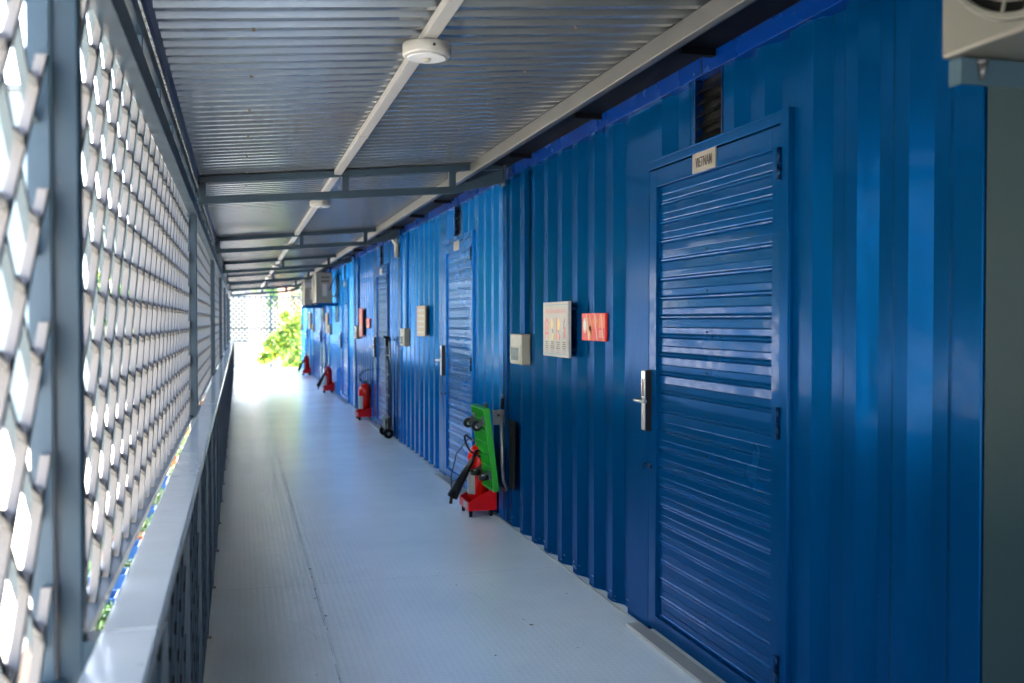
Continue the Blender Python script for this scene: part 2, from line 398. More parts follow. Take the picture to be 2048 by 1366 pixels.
def crossbars(b, xi, D, y0, y1, z0, z1, P, wd, m, km, topm=topm):
    """two layers of flat bars at 45 degrees, joined by a dark knot at every crossing"""
    s2 = math.sqrt(2); h = wd/2*s2; H = z1-z0
    lo = math.floor((-H)/P)-1; hi = math.ceil((y1-y0+H)/P)+1
    for lay, sgn in ((0, 1), (1, -1)):
        X1 = xi-lay*(D+.0008); X0 = X1-D
        for k in range(lo, hi):
            c = y0+k*P
            za, zb = 0, H
            if sgn > 0: za = max(za, y0-c); zb = min(zb, y1-c)
            else: za = max(za, c-y1); zb = min(zb, c-y0)
            if zb-za < .01: continue
            ya, yb = c+sgn*za, c+sgn*zb
            cl = lambda v: min(max(v, y0), y1)
            pts = [(cl(ya-h), z0+za), (cl(ya+h), z0+za), (cl(yb+h), z0+zb), (cl(yb-h), z0+zb)]
            q = [(X0, a, z) for a, z in pts]; r = [(X1, a, z) for a, z in pts]
            b.face(q[::-1], m); b.face(r, m)
            for i in range(4):
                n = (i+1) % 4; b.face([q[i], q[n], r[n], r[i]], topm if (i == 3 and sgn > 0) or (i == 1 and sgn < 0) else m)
            if sgn > 0:
                zz = (math.ceil(za/(P/2)-.001))*(P/2)
                while zz <= zb+.001:
                    if za+.012 < zz < zb-.012:
                        yy = c+zz; z = z0+zz; e = .0015
                        # knot: wedge welded across the upper left face of the bar
                        A = [(yy-h-.007, z-.005), (yy-h+.012, z-.008+.018), (yy-h+.002, z+.016), (yy-h-.012, z+.010)]
                        qq = [(X0-.001, a, w_) for a, w_ in A]; 
                        rr = [(X1-.0012, yy-h-.016, z-.016), (X1-.0012, yy-h+.006, z+.004), (X1-.0012, yy-h-.004, z+.012), (X1-.0012, yy-h-.020, z-.004)]
                        b.face(qq[::-1], km); b.face(rr, km)
                        for i in range(4):
                            n = (i+1) % 4; b.face([qq[i], qq[n], rr[n], rr[i]], km)
                    zz += P/2
LP = .188; UP = .213
lowm = mat('lower_lattice_paint', (.15, .225, .29), .4, var=.1, vscale=9)
knotm = mat('weld_knot', (.014, .017, .02), .55)
posts = [y for y in TY]
bays = [(-2.92, 1.78)] + list(zip(TY[1:-1], TY[2:]))
bl = ['blurred lattice grille panel left of the closest post', 'big lattice grille panel between the closest post and the next', 'lattice grille panel beyond the second post, bars closing up with distance',
      'third full lattice grille panel along the open side', 'fourth full lattice grille panel along the open side', 'fifth full lattice grille panel along the open side', 'sixth full lattice grille panel, near the bright end', 'last short lattice grille panel at the bright end']
for k, (ya, yb) in enumerate(bays):
    ya += .022; yb -= .022
    t = thing('lattice_grille', bl[k], 'grille', (0, ya, 0), group='lattice grille panels')
    m = MB(); L_ = yb-ya
    m.box(-.326, -.279, 0, L_, .792, .812, steel2); m.box(-.326, -.2965, 0, L_, 2.10, 2.118, steel2)
    m.box(-.326, -.2925, 0, .012, .812, 2.10, steel2); m.box(-.326, -.2925, L_-.012, L_, .812, 2.10, steel2)
    m.build('frame', t)
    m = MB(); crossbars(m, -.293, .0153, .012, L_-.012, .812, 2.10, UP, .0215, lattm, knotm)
    m.build('lattice', t)
# hand rail with lower lattice, bay by bay
rl = ['pale handrail section nearest the camera, shiny and slightly blurred', 'pale handrail section beside the big lattice panel', 'third handrail section from the camera', 'fourth handrail section from the camera', 'fifth handrail section from the camera', 'sixth handrail section from the camera', 'seventh handrail section near the far end', 'last handrail section at the bright end']
for k, (ya, yb) in enumerate(bays):
    yb = min(yb, YEND)
    if yb-ya < .2: continue
    t = thing('railing', rl[k], 'railing', (0, ya, 0), group='handrail sections')
    L_ = yb-ya-.004
    MB().box(-.226, -.134, 0, L_, .842, .880, capm).build('cap', t, .004)
    m = MB(); crossbars(m, -.142, .0135, .0, L_, .03, .842, LP, .019, lowm, knotm, lowm)
    m.box(-.172, -.140, 0, L_, .012, .030, steel); m.build('lattice', t)
    MB().box(-.177, -.1735, .003, L_-.003, .014, .841, lowm).build('backing_panel', t)
    y = 4.556 - .854*12
    while y < yb-.05:
        if y > ya+.02:
            q = MB(); q.box(-.176, -.134, y-ya-.004, y-ya+.004, .0, .84, lowm); q.box(-.174, -.125, y-ya-.008, y-ya+.008, 0, .007, rust); q.build('baluster', t)
        y += .854

b = MB(); b.box(-.36, -.345, -3.5, .85, .1, 2.28, steel2); tag(b.build('light_block_sheet'), 'unseen sheet added behind the camera to block side light', 'light blocker')  # unseen, added to keep side light off the near wall
# ------------------------------------------------------------------ containers
DW = (1.02+.0, 2.085)                    # door leaf from/to, metres from the container's near end
def wall_profile(b, y0, y1, z0, z1, m, flat0=.08, flat1=.08, pitch=.278, d=.036):
    L_ = y1-y0-flat0-flat1; n = max(1, round(L_/pitch)); p = L_/n
    pr = [(y0, 0), (y0+flat0, 0)]; y = y0+flat0
    for i in range(n):
        pr += [(y+p*.245, d), (y+p*.5, d), (y+p*.745, 0), (y+p, 0)]; y += p
    pr.append((y1, 0)); 
    for (a, ha), (c, hc) in zip(pr[:-1], pr[1:]):
        if c-a < 1e-5: continue
        b.face([(WX+ha, a, z0), (WX+ha, a, z1), (WX+hc, c, z1), (WX+hc, c, z0)], m)
        b.face([(WX+ha, a, z0), (WX+hc, c, z0), (WX+.04, c, z0), (WX+.04, a, z0)], m)
def slat_geo(y0, y1, z0, z1, m, x, p=.0838):
    b = MB(); n = round((z1-z0)/p); p = (z1-z0)/n
    # slightly sagging slats with a rolled bead and a crease
    prof = [(0, 0), (.04, -.0026), (.10, -.0032), (.15, -.001), (.19, .0014), (.24, .0006), (.50, .0), (.53, .0010), (.57, .0001), (.93, .0008), (.97, .0026)]
    for i in range(n):
        z = z0+i*p; pts = [(x+dx, z+f*p) for f, dx in prof] + [(x, z+p)]
        for (xa, za), (xb, zb) in zip(pts[:-1], pts[1:]):
            b.face([(xa, y1, za), (xa, y0, za), (xb, y0, zb), (xb, y1, zb)], m)
        if i % 2: b.box(x-.003, x+.002, (y0+y1)/2-.004+.03, (y0+y1)/2+.004+.03, z+p*.3, z+p*.38, black)
    return b
def make_container(k):
    blue = blues[k]; bluedoor = doors_[k]
    y0 = Y0 + MOD*k; y1 = y0+MOD-.012
    lb = ['nearest dark blue container with the VIETNAM door', 'second blue container with bright streaked ribs', 'third blue container with a folded trolley against it', 'fourth blue container before the far air conditioners',
          'fifth blue container under the far air conditioners', 'last blue container at the bright end of the walkway'][k]
    t = thing('shipping_container', lb, 'container', (0, 0, 0), group='row of blue containers')
    d0, d1 = y0+.955, y0+2.088           # leaf
    f0, f1 = d0-.055, d1+.012             # outer frame
    b = MB()
    wall_profile(b, y0+.10, f0-.012, .0, 2.372, blue, .02, .05)
    wall_profile(b, f1+.23, y1-.10, .0, 2.372, blue, .02, .03)
    b.face([(WX, f1, .0), (WX, f1, 2.372), (WX, f1+.23, 2.372), (WX, f1+.23, .0)], blue)
    vy0, vy1 = y0+1.395, y0+1.64
    wall_profile(b, f0-.012, vy0, 2.105, 2.372, blue, .03, .03); wall_profile(b, vy1, f1, 2.105, 2.372, blue, .03, .03)
    b.box(WX+.0415, 4.25, y0, y1, .0, 2.46, blue)
    b.build('wall', t)
    MB().box(WX-.012, WX+.041, y0, y0+.10, 0, 2.364, blue).build('corner_post', t, .003)
    MB().box(WX-.012, WX+.041, y1-.10, y1, 0, 2.364, blue).build('corner_post', t, .003)
    r = MB(); r.box(WX-.022, WX+.040, y0, y1, 2.366, 2.470, mat('rail_blue', (.0001,.022,.16), .28, var=.06, tint=TINT, spec=.15))
    for q in (y0+.03, y0+1.48, y0+1.60, y0+3.1, y0+3.2, y1-.03):
        for zz in (2.385, 2.452): r.lathe([(.005, 0), (.005, -.003)], (WX-.022, q, zz), dull, axis='X', n=8)
    r.box(WX-.0235, WX-.022, y0+1.53, y0+1.545, 2.367, 2.469, bluedark)
    r.build('top_rail', t, .002)
    s = MB()
    yy = y0
    while yy < y1-.1:
        q = random.uniform(.05, .25); s.box(WX-.012-random.uniform(.002, .012), WX-.0125, yy, min(yy+q, y1), .0005, random.uniform(.004, .010), dirtsill); yy += q
    for _ in range(26):
        yy = random.uniform(y0+2.3, y1-.1); zz = random.uniform(.01, .07); q = random.uniform(.01, .05)
        s.box(WX-.0016, WX-.0006, yy, yy+q, zz, zz+random.uniform(.001, .003), mat('scuff', (.12,.28,.42), .5))
    s.build('base_sealant', t)
    # vent
    v = MB(); v.box(WX+.03, WX+.04, vy0, vy1, 2.105, 2.372, darkhole)
    v.box(WX-.004, WX+.03, vy0, vy0+.012, 2.105, 2.364, bluedark); v.box(WX-.004, WX+.03, vy1-.012, vy1, 2.105, 2.364, bluedark)
    vt = v.build('vent', t)
    s = MB()
    for i in range(5):
        z = 2.12+i*.047
        s.face([(WX-.002, vy0+.012, z), (WX-.002, vy1-.012, z), (WX+.028, vy1-.012, z+.034), (WX+.028, vy0+.012, z+.034)], mat('vent_slat', (.012,.014,.016), .5, spec=.2))
    s.build('slats', vt)
    # door frame
    fr = MB()
    fr.box(WX-.016, WX+.04, f0-.012, d0-.004, 0, 2.108, blue)
    fr.box(WX-.022, WX-.016, f0-.012, f0+.008, 0, 2.112, blue)
    fr.box(WX-.006, WX+.04, d1+.004, f1, 0, 2.108, blue)
    fr.box(WX-.012, WX+.04, d0-.004, d1+.004, 2.070, 2.104, blue)
    fr.box(WX-.0125, WX-.006, f0, f1, 2.104, 2.112, blue)
    fr.box(WX+.03, WX+.04, d0, d1, 0, 2.07, black)
    fr.build('door_frame', t, .002)
    sl = MB(); sl.box(WX-.075, WX-.012, d0-.1, d1+.08, .0, .012, mat('sill_metal', (.42,.44,.42), .5, var=.2, vscale=8)); sl.box(WX-.079, WX-.075, d0-.1, d1+.08, .0, .013, stick)
    sl.build('threshold', t)
    # door
    p0, p1, pz0, pz1 = d0+.065, d1-.083, .085, 1.988
    if k == 0: p1 = d1-.078
    dr = MB(); X0, X1 = WX-.006, WX+.028
    dr.box(X0, X1, d0, p0, .022, 2.064, bluedoor); dr.box(X0, X1, p1, d1, .022, 2.064, bluedoor)
    dr.box(X0, X1, p0, p1, .022, pz0, bluedoor); dr.box(X0, X1, p0, p1, pz1, 2.064, bluedoor)
    door = dr.build('door', t, .002)
    slat_geo(p0, p1, pz0, pz1, bluedoor, WX+.010).build('slat_panel', door)
    h = MB(); zc = 1.045; yl = d1-.012
    h.box(WX-.034, WX-.006, yl-.020, yl+.020, .905, 1.178, blackgl)
    h.box(WX-.040, WX-.034, yl-.017, yl+.017, .910, 1.173, chrome)
    h.box(WX-.0415, WX-.040, yl-.010, yl+.010, 1.06, 1.14, mat('keypad', (.12,.04,.02), .2))
    h.tube([(WX-.040, yl, zc), (WX-.078, yl, zc)], .009, chrome, 12)
    h.tube([(WX-.078, yl+.006, zc), (WX-.080, yl-.04, zc), (WX-.077, yl-.115, zc+.001)], .0085, chrome, 12)
    h.build('lock_handle', door, .003)
    h = MB(); h.box(WX-.014, WX-.006, d1-.035, d1+.0, .735, .755, bluedark); h.ring((WX-.022, d1+.012, .745), .010, .0035, 'Y', bluedark, 16); h.build('hasp', door)
    for z in (.20, 1.05, 1.93):
        g = MB(); g.lathe([(.009, -.055), (.009, -.002)], (WX-.020, d0-.006, z), bluedark, n=12); g.lathe([(.009, .002), (.009, .055)], (WX-.020, d0-.006, z), bluedark, n=12)
        g.box(WX-.018, WX-.006, d0-.004, d0+.03, z-.045, z+.045, bluedoor); g.build('hinge', door)
    q = MB(); q.box(WX-.012, WX-.006, y0+1.435, y0+1.637, 1.992, 2.070, plate)
    if k == 0:
        vs, fs = text_geo('VIETNAM', .05, .0004, fit=(.142, .040), bold=.0002); q.add(vs, fs, ink, wallT(WX-.0127, y0+1.536, 2.031))
    o = q.build('name_plate', door, .0)
    return t
for k in range(NC): make_container(k)
# the pale container at the right edge
t = thing('pale_container', 'pale grey-teal flat wall at the right edge, under the air conditioner', 'container')
b = MB(); b.box(WX-.008, 4.25, -5, Y0-.006, 0, 2.364, palewall); b.build('wall', t, .004)
b = MB(); b.box(WX-.022, WX+.04, -5, Y0-.006, 2.366, 2.47, MATS['rail_blue']); b.build('top_rail', t, .002)

# breaker boxes and trunking
def breaker(y, label, lid=True):
    t = thing('breaker_box', label, 'breaker box', (WX, y, 1.215), group='cream breaker boxes')
    MB().box(-.062, -.001, 0, .27, -.098, .098, cream).build('case', t, .006)
    q = MB(); q.box(-.066, -.062, .012, .258, -.098+.012, .028, cream); q.box(-.0675, -.066, .05, .235, -.070, .010, mat('clear_window', (.14,.16,.12), .12)); q.build('lid', t, .001)
    return t
def trunk(y, label, k):
    b = MB(); b.box(WX-.034, WX-.001, y, y+.095, 1.315, 2.364, blues[k]); return tag(b.build('cable_cover', bevel=.003), label, 'cable cover', 'blue cable covers above the breaker boxes')
ss = ['nearest', 'second', 'third', 'fourth', 'fifth', 'sixth']
for k in range(NC):
    y = Y0 + MOD*k + 3.99
    if k == 2: y -= .1
    breaker(y+.0, ['large cream breaker box on the blue wall beside the green trolley', 'cream breaker box above the folded grey trolley', 'cream breaker box right of the red strip poster', 'cream breaker box under the far air conditioners', 'fifth tiny cream breaker box along the wall', 'sixth tiny cream breaker box at the far end'][k])
    trunk(y+.03, '%s blue vertical cable cover along the container row' % ss[k], k)

# ------------------------------------------------------------------ boards on the wall
def board(y0, y1, z0, z1, name, label, style, gap=.045):
    t = thing(name, label, 'sign', (WX-gap, (y0+y1)/2, (z0+z1)/2)); W_, H_ = y1-y0, z1-z0
    base = {'fire': stick, 'yellow': mat('yellow_board', (.36,.23,.08), .35, var=.25), 'red': mat('red_board', (.38,.02,.012), .3, var=.15), 'cream': mat('cream_board', (.4,.34,.2), .35, var=.15)}[style]
    T = wallT(0, 0, 0)
    m = MB(); m.box(-.004, .010, -W_/2, W_/2, -H_/2, H_/2, base if style != 'fire' else mat('board_back', (.30,.36,.42), .35))
    m.build('panel', t, .001)
    if style == 'fire':
        for yy in (-W_/2+.05, W_/2-.05):
            for zz in (-H_/2+.04, H_/2-.04): MB().box(.010, gap-.001, yy-.008, yy+.008, zz-.008, zz+.008, bluedark).build('standoff', t)
    else:
        MB().box(.010, gap-.001, -W_/2+.03, W_/2-.03, -H_/2+.03, H_/2-.03, bluedark).build('mount', t)
    p = MB(); X = -.0055
    def rect(a0, a1, b0, b1, mm, lift=0):     # board coordinates, metres from centre, a to the right
        p.face([tuple(T @ Vector((a, bb, .0055+lift))) for a, bb in ((a0,b0),(a1,b0),(a1,b1),(a0,b1))], mm)
    if style == 'fire':
        rect(-W_/2+.004, W_/2-.004, -H_/2+.004, H_/2-.004, stick, -.0005)
        e = .014
        for (a0, a1, b0, b1) in ((-W_/2+e, W_/2-e, H_/2-e-.004, H_/2-e), (-W_/2+e, W_/2-e, -H_/2+e, -H_/2+e+.004), (-W_/2+e, -W_/2+e+.003, -H_/2+e+.004, H_/2-e-.004), (W_/2-e-.003, W_/2-e, -H_/2+e+.004, H_/2-e-.004)):
            rect(a0, a1, b0, b1, cyaink)
        vs, fs = text_geo('TIÊU LỆNH CHỮA CHÁY', .04, 0, fit=(W_*.80, .036)); p.add(vs, fs, redink, T @ Matrix.Translation((0, H_*.33, .0058)))
        for i in range(4):
            cx = (i-1.5)*W_*.225
            rect(cx-.022, cx-.019, H_*.13, H_*.2, cyaink)
            rect(cx+.005, cx+.017, H_*.14, H_*.2, [cyaink, orink, redink, redink][i])
            c1 = [redink, yelink, redink, mat('mauve_ink', (.35,.22,.42), .5)][i]; c2 = [orink, ink, yelink, redink][i]
            def poly(pts, mm, lift=0): p.face([tuple(T @ Vector((cx+a, bb, .006+lift))) for a, bb in pts], mm)
            if i == 0:
                poly([(-.036,-.055),(-.024,-.055),(-.024,.03),(0,.05),(.024,.03),(.024,-.055),(.036,-.055),(.036,.035),(0,.068),(-.036,.035)], c1)
                rect(cx-.009, cx+.009, -.01, .022, c1); rect(cx-.022, cx+.022, -.03, -.018, redink)
            elif i == 1:
                poly([(-.03,.01),(-.01,.0),(.01,.02),(.0,.06),(-.02,.062)], yelink); poly([(-.018,-.06),(.022,-.065),(.018,-.02),(-.006,-.03)], yelink); rect(cx-.004, cx+.01, -.02, .0, ink)
            elif i == 2:
                rect(cx-.036, cx-.022, -.055, .065, redink); poly([(-.005,.0),(.022,-.005),(.034,.03),(.012,.062),(-.006,.045)], yelink); rect(cx+.0, cx+.012, -.02, -.004, ink); poly([(.012,-.06),(.03,-.058),(.034,-.02),(.018,-.025)], redink)
            else:
                poly([(-.02,.0),(.0,.0),(.008,.05),(-.012,.045)], c1); poly([(.004,-.05),(.024,-.045),(.02,.02),(.006,.01)], redink); rect(cx-.022, cx-.008, -.055, -.01, c1)
            for r_ in range(6):
                wd = random.uniform(.022, .04); zz = -H_*.24-r_*.0115
                x = cx-wd
                while x < cx+wd:
                    q = random.uniform(.004, .011); rect(x, min(x+q, cx+wd), zz, zz+.006, ink if r_ < 4 else mat('mauve_ink', (.35,.22,.42), .5)); x += q+.003
        rect(-W_*.42, W_*.42, -H_*.455, -H_*.45, cyaink)
    elif style == 'yellow':
        for i in range(5): rect(-W_*.4, W_*.4, -H_*.4+i*H_*.18, -H_*.4+i*H_*.18+H_*.06, stick)
    elif style == 'red':
        rect(-W_*.3, W_*.3, -H_*.3, -H_*.1, stick); rect(-W_*.3, W_*.3, H_*.1, H_*.3, orink)
    else:
        rect(-W_*.4, W_*.4, -H_*.3, -H_*.25, orink); rect(-W_*.4, W_*.4, H_*.1, H_*.3, orink)
    p.build('print', t)
    return t
board(5.13, 5.60, 1.195, 1.505, 'fire_instruction_board', 'pale fire instruction board with red heading and four pictograms', 'fire', .055)
# small red card
t = thing('warning_card', 'small glossy red and orange card right of the fire instruction board', 'sign', (WX-.012, 4.87, 1.366))
m = MB(); m.box(-.002, .010, -.178, .178, -.072, .072, mat('card_red', (.40,.012,.008), .4, var=.1, spec=.2)); m.build('panel', t, .001)
p = MB(); T = wallT(0, 0, 0)
def quad(pts, mm, l=.0028): p.face([tuple(T @ Vector((a, bb, l))) for a, bb in pts], mm)
og = mat('card_orange', (.45,.08,.008), .4, spec=.2); pk = mat('card_peach', (.42,.13,.03), .4, spec=.2); gl = mat('card_pale', (.34,.14,.09), .35)
for (a, bb, w_, h_) in ((-.05,.0,.045,.075),(.03,.03,.045,.045),(-.045,-.03,.04,.04)): quad([(a-w_,bb),(a,bb-h_ if bb-h_>-.07 else -.07),(a+w_,bb),(a,min(.07,bb+h_))], og, .0026)
quad([(.02,.03),(.042,.0),(.062,.03),(.042,.062)], pk, .003); quad([(-.08,-.045),(-.05,-.068),(-.02,-.045),(-.05,-.01)], pk, .003)
quad([(.08,-.005),(.17,-.005),(.17,.062),(.09,.062)], og, .0027)
for a0 in (-.11, .015, .11):
    quad([(a0,.069),(a0+.016,.069),(a0+.088-.03,-.069),(a0+.072-.03,-.069)] if a0+.088 < .176 else [(a0,.069),(a0+.014,.069),(a0+.05,-.069),(a0+.036,-.069)], gl, .0034)  # pale diagonal bands: reflected glare painted on the card
pts = [(-.125+.034*math.cos(i*math.pi/10), .008+.042*math.sin(i*math.pi/10)) for i in range(20)]; quad(pts, gl, .0031)
pts = [(-.125+.020*math.cos(i*math.pi/10), .008+.027*math.sin(i*math.pi/10)) for i in range(20)]; quad(pts, mat('card_grey', (.35,.42,.36), .3), .0036)
for i in range(4): quad([(.09,-.052+i*.010),(.165-.01*i,-.052+i*.010),(.165-.01*i,-.047+i*.010),(.09,-.047+i*.010)], gl, .0031)
p.build('print', t)
board(9.52, 9.98, 1.245, 1.545, 'notice_board', 'yellow-brown striped notice board left of the second door', 'yellow')
board(14.62, 15.0, 1.16, 1.58, 'notice_board', 'tall red notice board beside the third breaker box', 'red')
t = board(14.0, 14.33, 1.29, 1.43, 'notice_board', 'small red card just right of the tall red notice board', 'red', .02)
board(20.6, 21.0, 1.15, 1.55, 'notice_board', 'cream notice board below the far air conditioners', 'cream')
board(25.7, 26.2, 1.18, 1.60, 'notice_board', 'cream and orange notice board far along the row', 'cream')

# ------------------------------------------------------------------ fire extinguishers on red stands
def ext_proto():
    s = thing('extinguisher_stand', '', 'stand', group='red extinguisher stands'); s['category'] = 'stand'
    W_, D_ = .205, .30    # across X (from the walkway to the wall), along Y
    b = MB(); t_ = .004
    def side(y):
        pts = [(0, .045), (0, .105), (.205, .215), (.205, .045)]
        q = [(x, y, z) for x, z in pts]; r = [(x, y+t_, z) for x, z in pts]
        b.face(q, redst); b.face(r[::-1], redst)
        for i in range(4): j = (i+1) % 4; b.face([q[j], q[i], r[i], r[j]], redst)
    side(0); side(D_-t_)
    b.box(0, t_, t_, D_-t_, .045, .105, redst); b.box(.201, .205, t_, D_-t_, .045, .215, redst); b.box(t_, .201, t_, D_-t_, .045, .049, redst)
    b.build('trough', s)
    for x in (.02, .17):
        for y in (.02, D_-.045):
            f = MB(); f.lathe([(.015, .045), (.012, 0)], (x, y, 0), black, n=10); f.build('foot', s)
    b = MB(); b.face([(-.0006, .05, .055), (-.0006, .05, .098), (-.0006, .17, .098), (-.0006, .17, .055)][::-1], stick); b.build('sticker', s)
    e = thing('fire_extinguisher', '', 'fire extinguisher', group='red fire extinguishers')
    c = (.105, .15)
    b = MB(); b.lathe([(.062, .0), (.077, .006), (.078, .35), (.074, .385), (.062, .415), (.042, .438), (.026, .45), (.020, .458)], (*c, .05), red, n=32); b.build('cylinder', e)
    b = MB()
    n = 10
    for i in range(n):
        a0 = R(150+i*9); a1 = R(150+(i+1)*9); r = .0787
        b.face([(c[0]+r*math.cos(a0), c[1]+r*math.sin(a0), .15), (c[0]+r*math.cos(a1), c[1]+r*math.sin(a1), .15), (c[0]+r*math.cos(a1), c[1]+r*math.sin(a1), .33), (c[0]+r*math.cos(a0), c[1]+r*math.sin(a0), .33)], stick)
    b.build('label_sheet', e)
    b = MB(); b.lathe([(.017, 0), (.02, .012), (.016, .04), (.010, .05)], (*c, .505), dull, n=14)
    b.tube([(c[0]-.01, c[1], .53), (c[0]-.05, c[1]-.01, .535)], .009, dull, 10)
    b.bar((c[0], c[1], .545), (c[0]+.02, c[1]+.11, .565), .018, .006, blackgl); b.bar((c[0], c[1], .535), (c[0]+.02, c[1]+.10, .525), .018, .005, blackgl)
    b.build('valve', e)
    return s, e, c
def hose(e, H):
    b = MB(); H2 = []
    for i in range(len(H)-1):
        p0, p1, p2, p3 = [Vector(H[max(0, min(len(H)-1, i+j))]) for j in (-1, 0, 1, 2)]
        for s_ in range(6):
            u = s_/6; H2.append(.5*((2*p1)+(-p0+p2)*u+(2*p0-5*p1+4*p2-p3)*u*u+(-p0+3*p1-3*p2+p3)*u**3))
    H2.append(Vector(H[-1])); b.tube(H2, .007, black, 8)
    b.build('hose', e)
S0, E0, EC = ext_proto()
E1 = copy_tree(E0); c = EC
hose(E0, [(c[0]-.05, c[1]-.01, .535), (c[0]-.09, c[1]+.01, .57), (c[0]-.10, c[1]-.02, .53), (c[0]-.07, c[1]-.07, .46), (c[0]-.0, c[1]-.12, .42), (c[0]+.03, c[1]-.14, .43), (c[0]-.02, c[1]-.13, .47), (c[0]-.035, c[1]-.11, .47)])
hose(E1, [(c[0]-.05, c[1]-.01, .535), (c[0]-.07, c[1]+.01, .60), (c[0]-.02, c[1]+.02, .68), (c[0]+.05, c[1]+.0, .70), (c[0]+.09, c[1]-.02, .63), (c[0]+.05, c[1]-.06, .54), (c[0]+.03, c[1]-.10, .45), (c[0]+.05, c[1]-.11, .30)])
def horn(e, a, bb, r0, r1):
    a = Vector(a); bb = Vector(bb); m = MB(); d = bb-a
    m.tube([a, a+d*.18, a+d*.24, bb, bb, bb-d*.02], [.011, .012, r0, r1, r1*.88, r1*.8], blackgl, 20); return m.build('horn', e)
horn(E0, (EC[0]-.035, EC[1]-.11, .47), (EC[0]-.20, EC[1]-.04, .135), .021, .041)
m = MB(); m.tube([(EC[0]-.055, EC[1]+.08, .53), (EC[0]-.13, EC[1]+.14, .42), (EC[0]-.175, EC[1]+.12, .25), (EC[0]-.185, EC[1]+.06, .12)], .004, black, 8); m.tube([(EC[0]-.185, EC[1]+.06, .12), (EC[0]-.195, EC[1]+.04, .07)], .012, blackgl, 10); m.build('safety_cord', E0)
horn(E1, (EC[0]+.05, EC[1]-.10, .36), (EC[0]+.06, EC[1]-.10, .10), .014, .026)
EX = [(1.565, 6.875, 'nearest red extinguisher, black horn hanging down, behind the green trolley', 'nearest low red steel stand under the trolley'),
      (1.60, 14.0, 'second red extinguisher with a hose loop above it, below the red notice board', 'second red stand, in front of the third container wall'),
      (1.56, 19.4, 'third red extinguisher, small, below the far air conditioners', 'third red stand, small, below the far air conditioners'),
      (1.56, 25.9, 'tiny farthest red extinguisher near the end of the row', 'tiny farthest red stand near the end of the row')]
for i, (x, y, le, ls) in enumerate(EX):
    s = S0 if i == 0 else copy_tree(S0); e = (E0, E1)[i] if i < 2 else copy_tree(E0)
    s.location = (x, y, 0); e.location = (x, y, 0)
    if i == 1: s.scale = e.scale = (1.22, 1.22, 1.0)
    s['label'] = ls; e['label'] = le

# ------------------------------------------------------------------ green platform trolley hanging on the wall
t = thing('platform_trolley', 'folded green platform trolley hanging on the wall with four grey castors', 'trolley', (0, 0, 0))
# plate: long axis down (slightly leaning to the wall), width along Y, castors on the -X side
pt, pb = Vector((1.645, 0, .80)), Vector((1.715, 0, .225))
dz = (pb-pt); Lp = dz.length; dz.normalize(); yv = Vector((0, 1, 0)); nx = dz.cross(yv).normalized()
if nx.x > 0: nx = -nx
Mx = Matrix(((yv.x, dz.x, nx.x, pt.x), (yv.y, dz.y, nx.y, 6.60), (yv.z, dz.z, nx.z, pt.z), (0, 0, 0, 1)))   # local: (a along Y, b down, c out to -X)
PW = .40
m = MB()
m.box(0, PW, 0, Lp, -.004, .0, green, Mx)
for (a0, a1, b0, b1) in ((0, .012, 0, Lp), (PW-.012, PW, 0, Lp), (.012, PW-.012, 0, .012), (.012, PW-.012, Lp-.012, Lp)): m.box(a0, a1, b0, b1, 0, .035, green, Mx)
for i in range(1, 8): m.box(PW*i/8-.002, PW*i/8+.002, .012, Lp-.012, 0, .028, green, Mx)
for i in range(1, 7): m.box(.012, PW-.012, Lp*i/7-.002, Lp*i/7+.002, 0, .031, green, Mx)
pl = m.build('platform', t)
def castor(a, b_, ang):
    m = MB()
    m.box(a-.035, a+.035, b_-.035, b_+.035, .033, .037, dull, Mx)
    m.add(*[[], []], dull) if False else None
    d = Vector((math.sin(ang), math.cos(ang)))      # swivel direction in (a, b)
    ca, cb = a+d.x*.03, b_+d.y*.03
    for s_ in (-1, 1):
        oa, ob = -d.y*.019*s_, d.x*.019*s_
        A = Mx @ Vector((a+oa, b_+ob, .037)); B = Mx @ Vector((ca+oa, cb+ob, .085)); m.bar(A, B, .036, .003, dull, up=Mx.to_3x3() @ Vector((-d.y, d.x, 0)))
    c0 = Mx @ Vector((ca-d.y*.014, cb+d.x*.014, .085)); c1 = Mx @ Vector((ca+d.y*.014, cb-d.x*.014, .085))
    o = m.build('castor', t)
    w_ = MB(); ax = (c1-c0)
    w_.tube([c0, c0+ax*.12, c0+ax*.88, c1], [.031, .036, .036, .031], mat('castor_grey', (.02,.024,.024), .5, spec=.2), 20)
    w_.tube([c0-ax*.12, c1+ax*.12], [.012, .012], chrome, 12); w_.build('wheel', o)
castor(.075, .09, 0.15); castor(PW-.075, .09, 0.25); castor(.075, Lp-.11, -1.4); castor(PW-.075, Lp-.11, -1.4)
m = MB(); q = Vector((1.735, 6.56, .80))
m.box(1.665, 1.745, 6.555, 6.562, .69, .79, dull); m.tube([(1.70, 6.548, .755), (1.70, 6.57, .755)], .010, black, 12); m.build('hinge_bracket', t)
m = MB(); m.box(1.665, 1.745, 7.02, 7.027, .69, .79, dull); m.build('hinge_bracket', t)
m = MB(); pts = [(1.725, 6.545, .80), (1.727, 6.545, .40), (1.735, 6.545, .31), (1.765, 6.56, .245), (1.768, 6.60, .235), (1.768, 6.95, .235), (1.765, 7.0, .245), (1.735, 7.02, .31), (1.725, 7.02, .80)]
m.tube(pts, .0125, dull, 12); m.build('handle_tube', t)
m = MB(); m.tube([(1.725, 6.545, .795), (1.728, 6.545, .87)], .013, black, 12); m.tube([(1.728, 6.545, .87), (1.729, 6.545, .90)], .006, dull, 8); m.build('grip', t)
b = MB(); b.box(WX-.026, WX-.014, 6.36, 6.50, .27, .73, black); tag(b.build('rubber_panel', bevel=.004), 'narrow black panel standing flat on the wall right of the green trolley', 'panel')
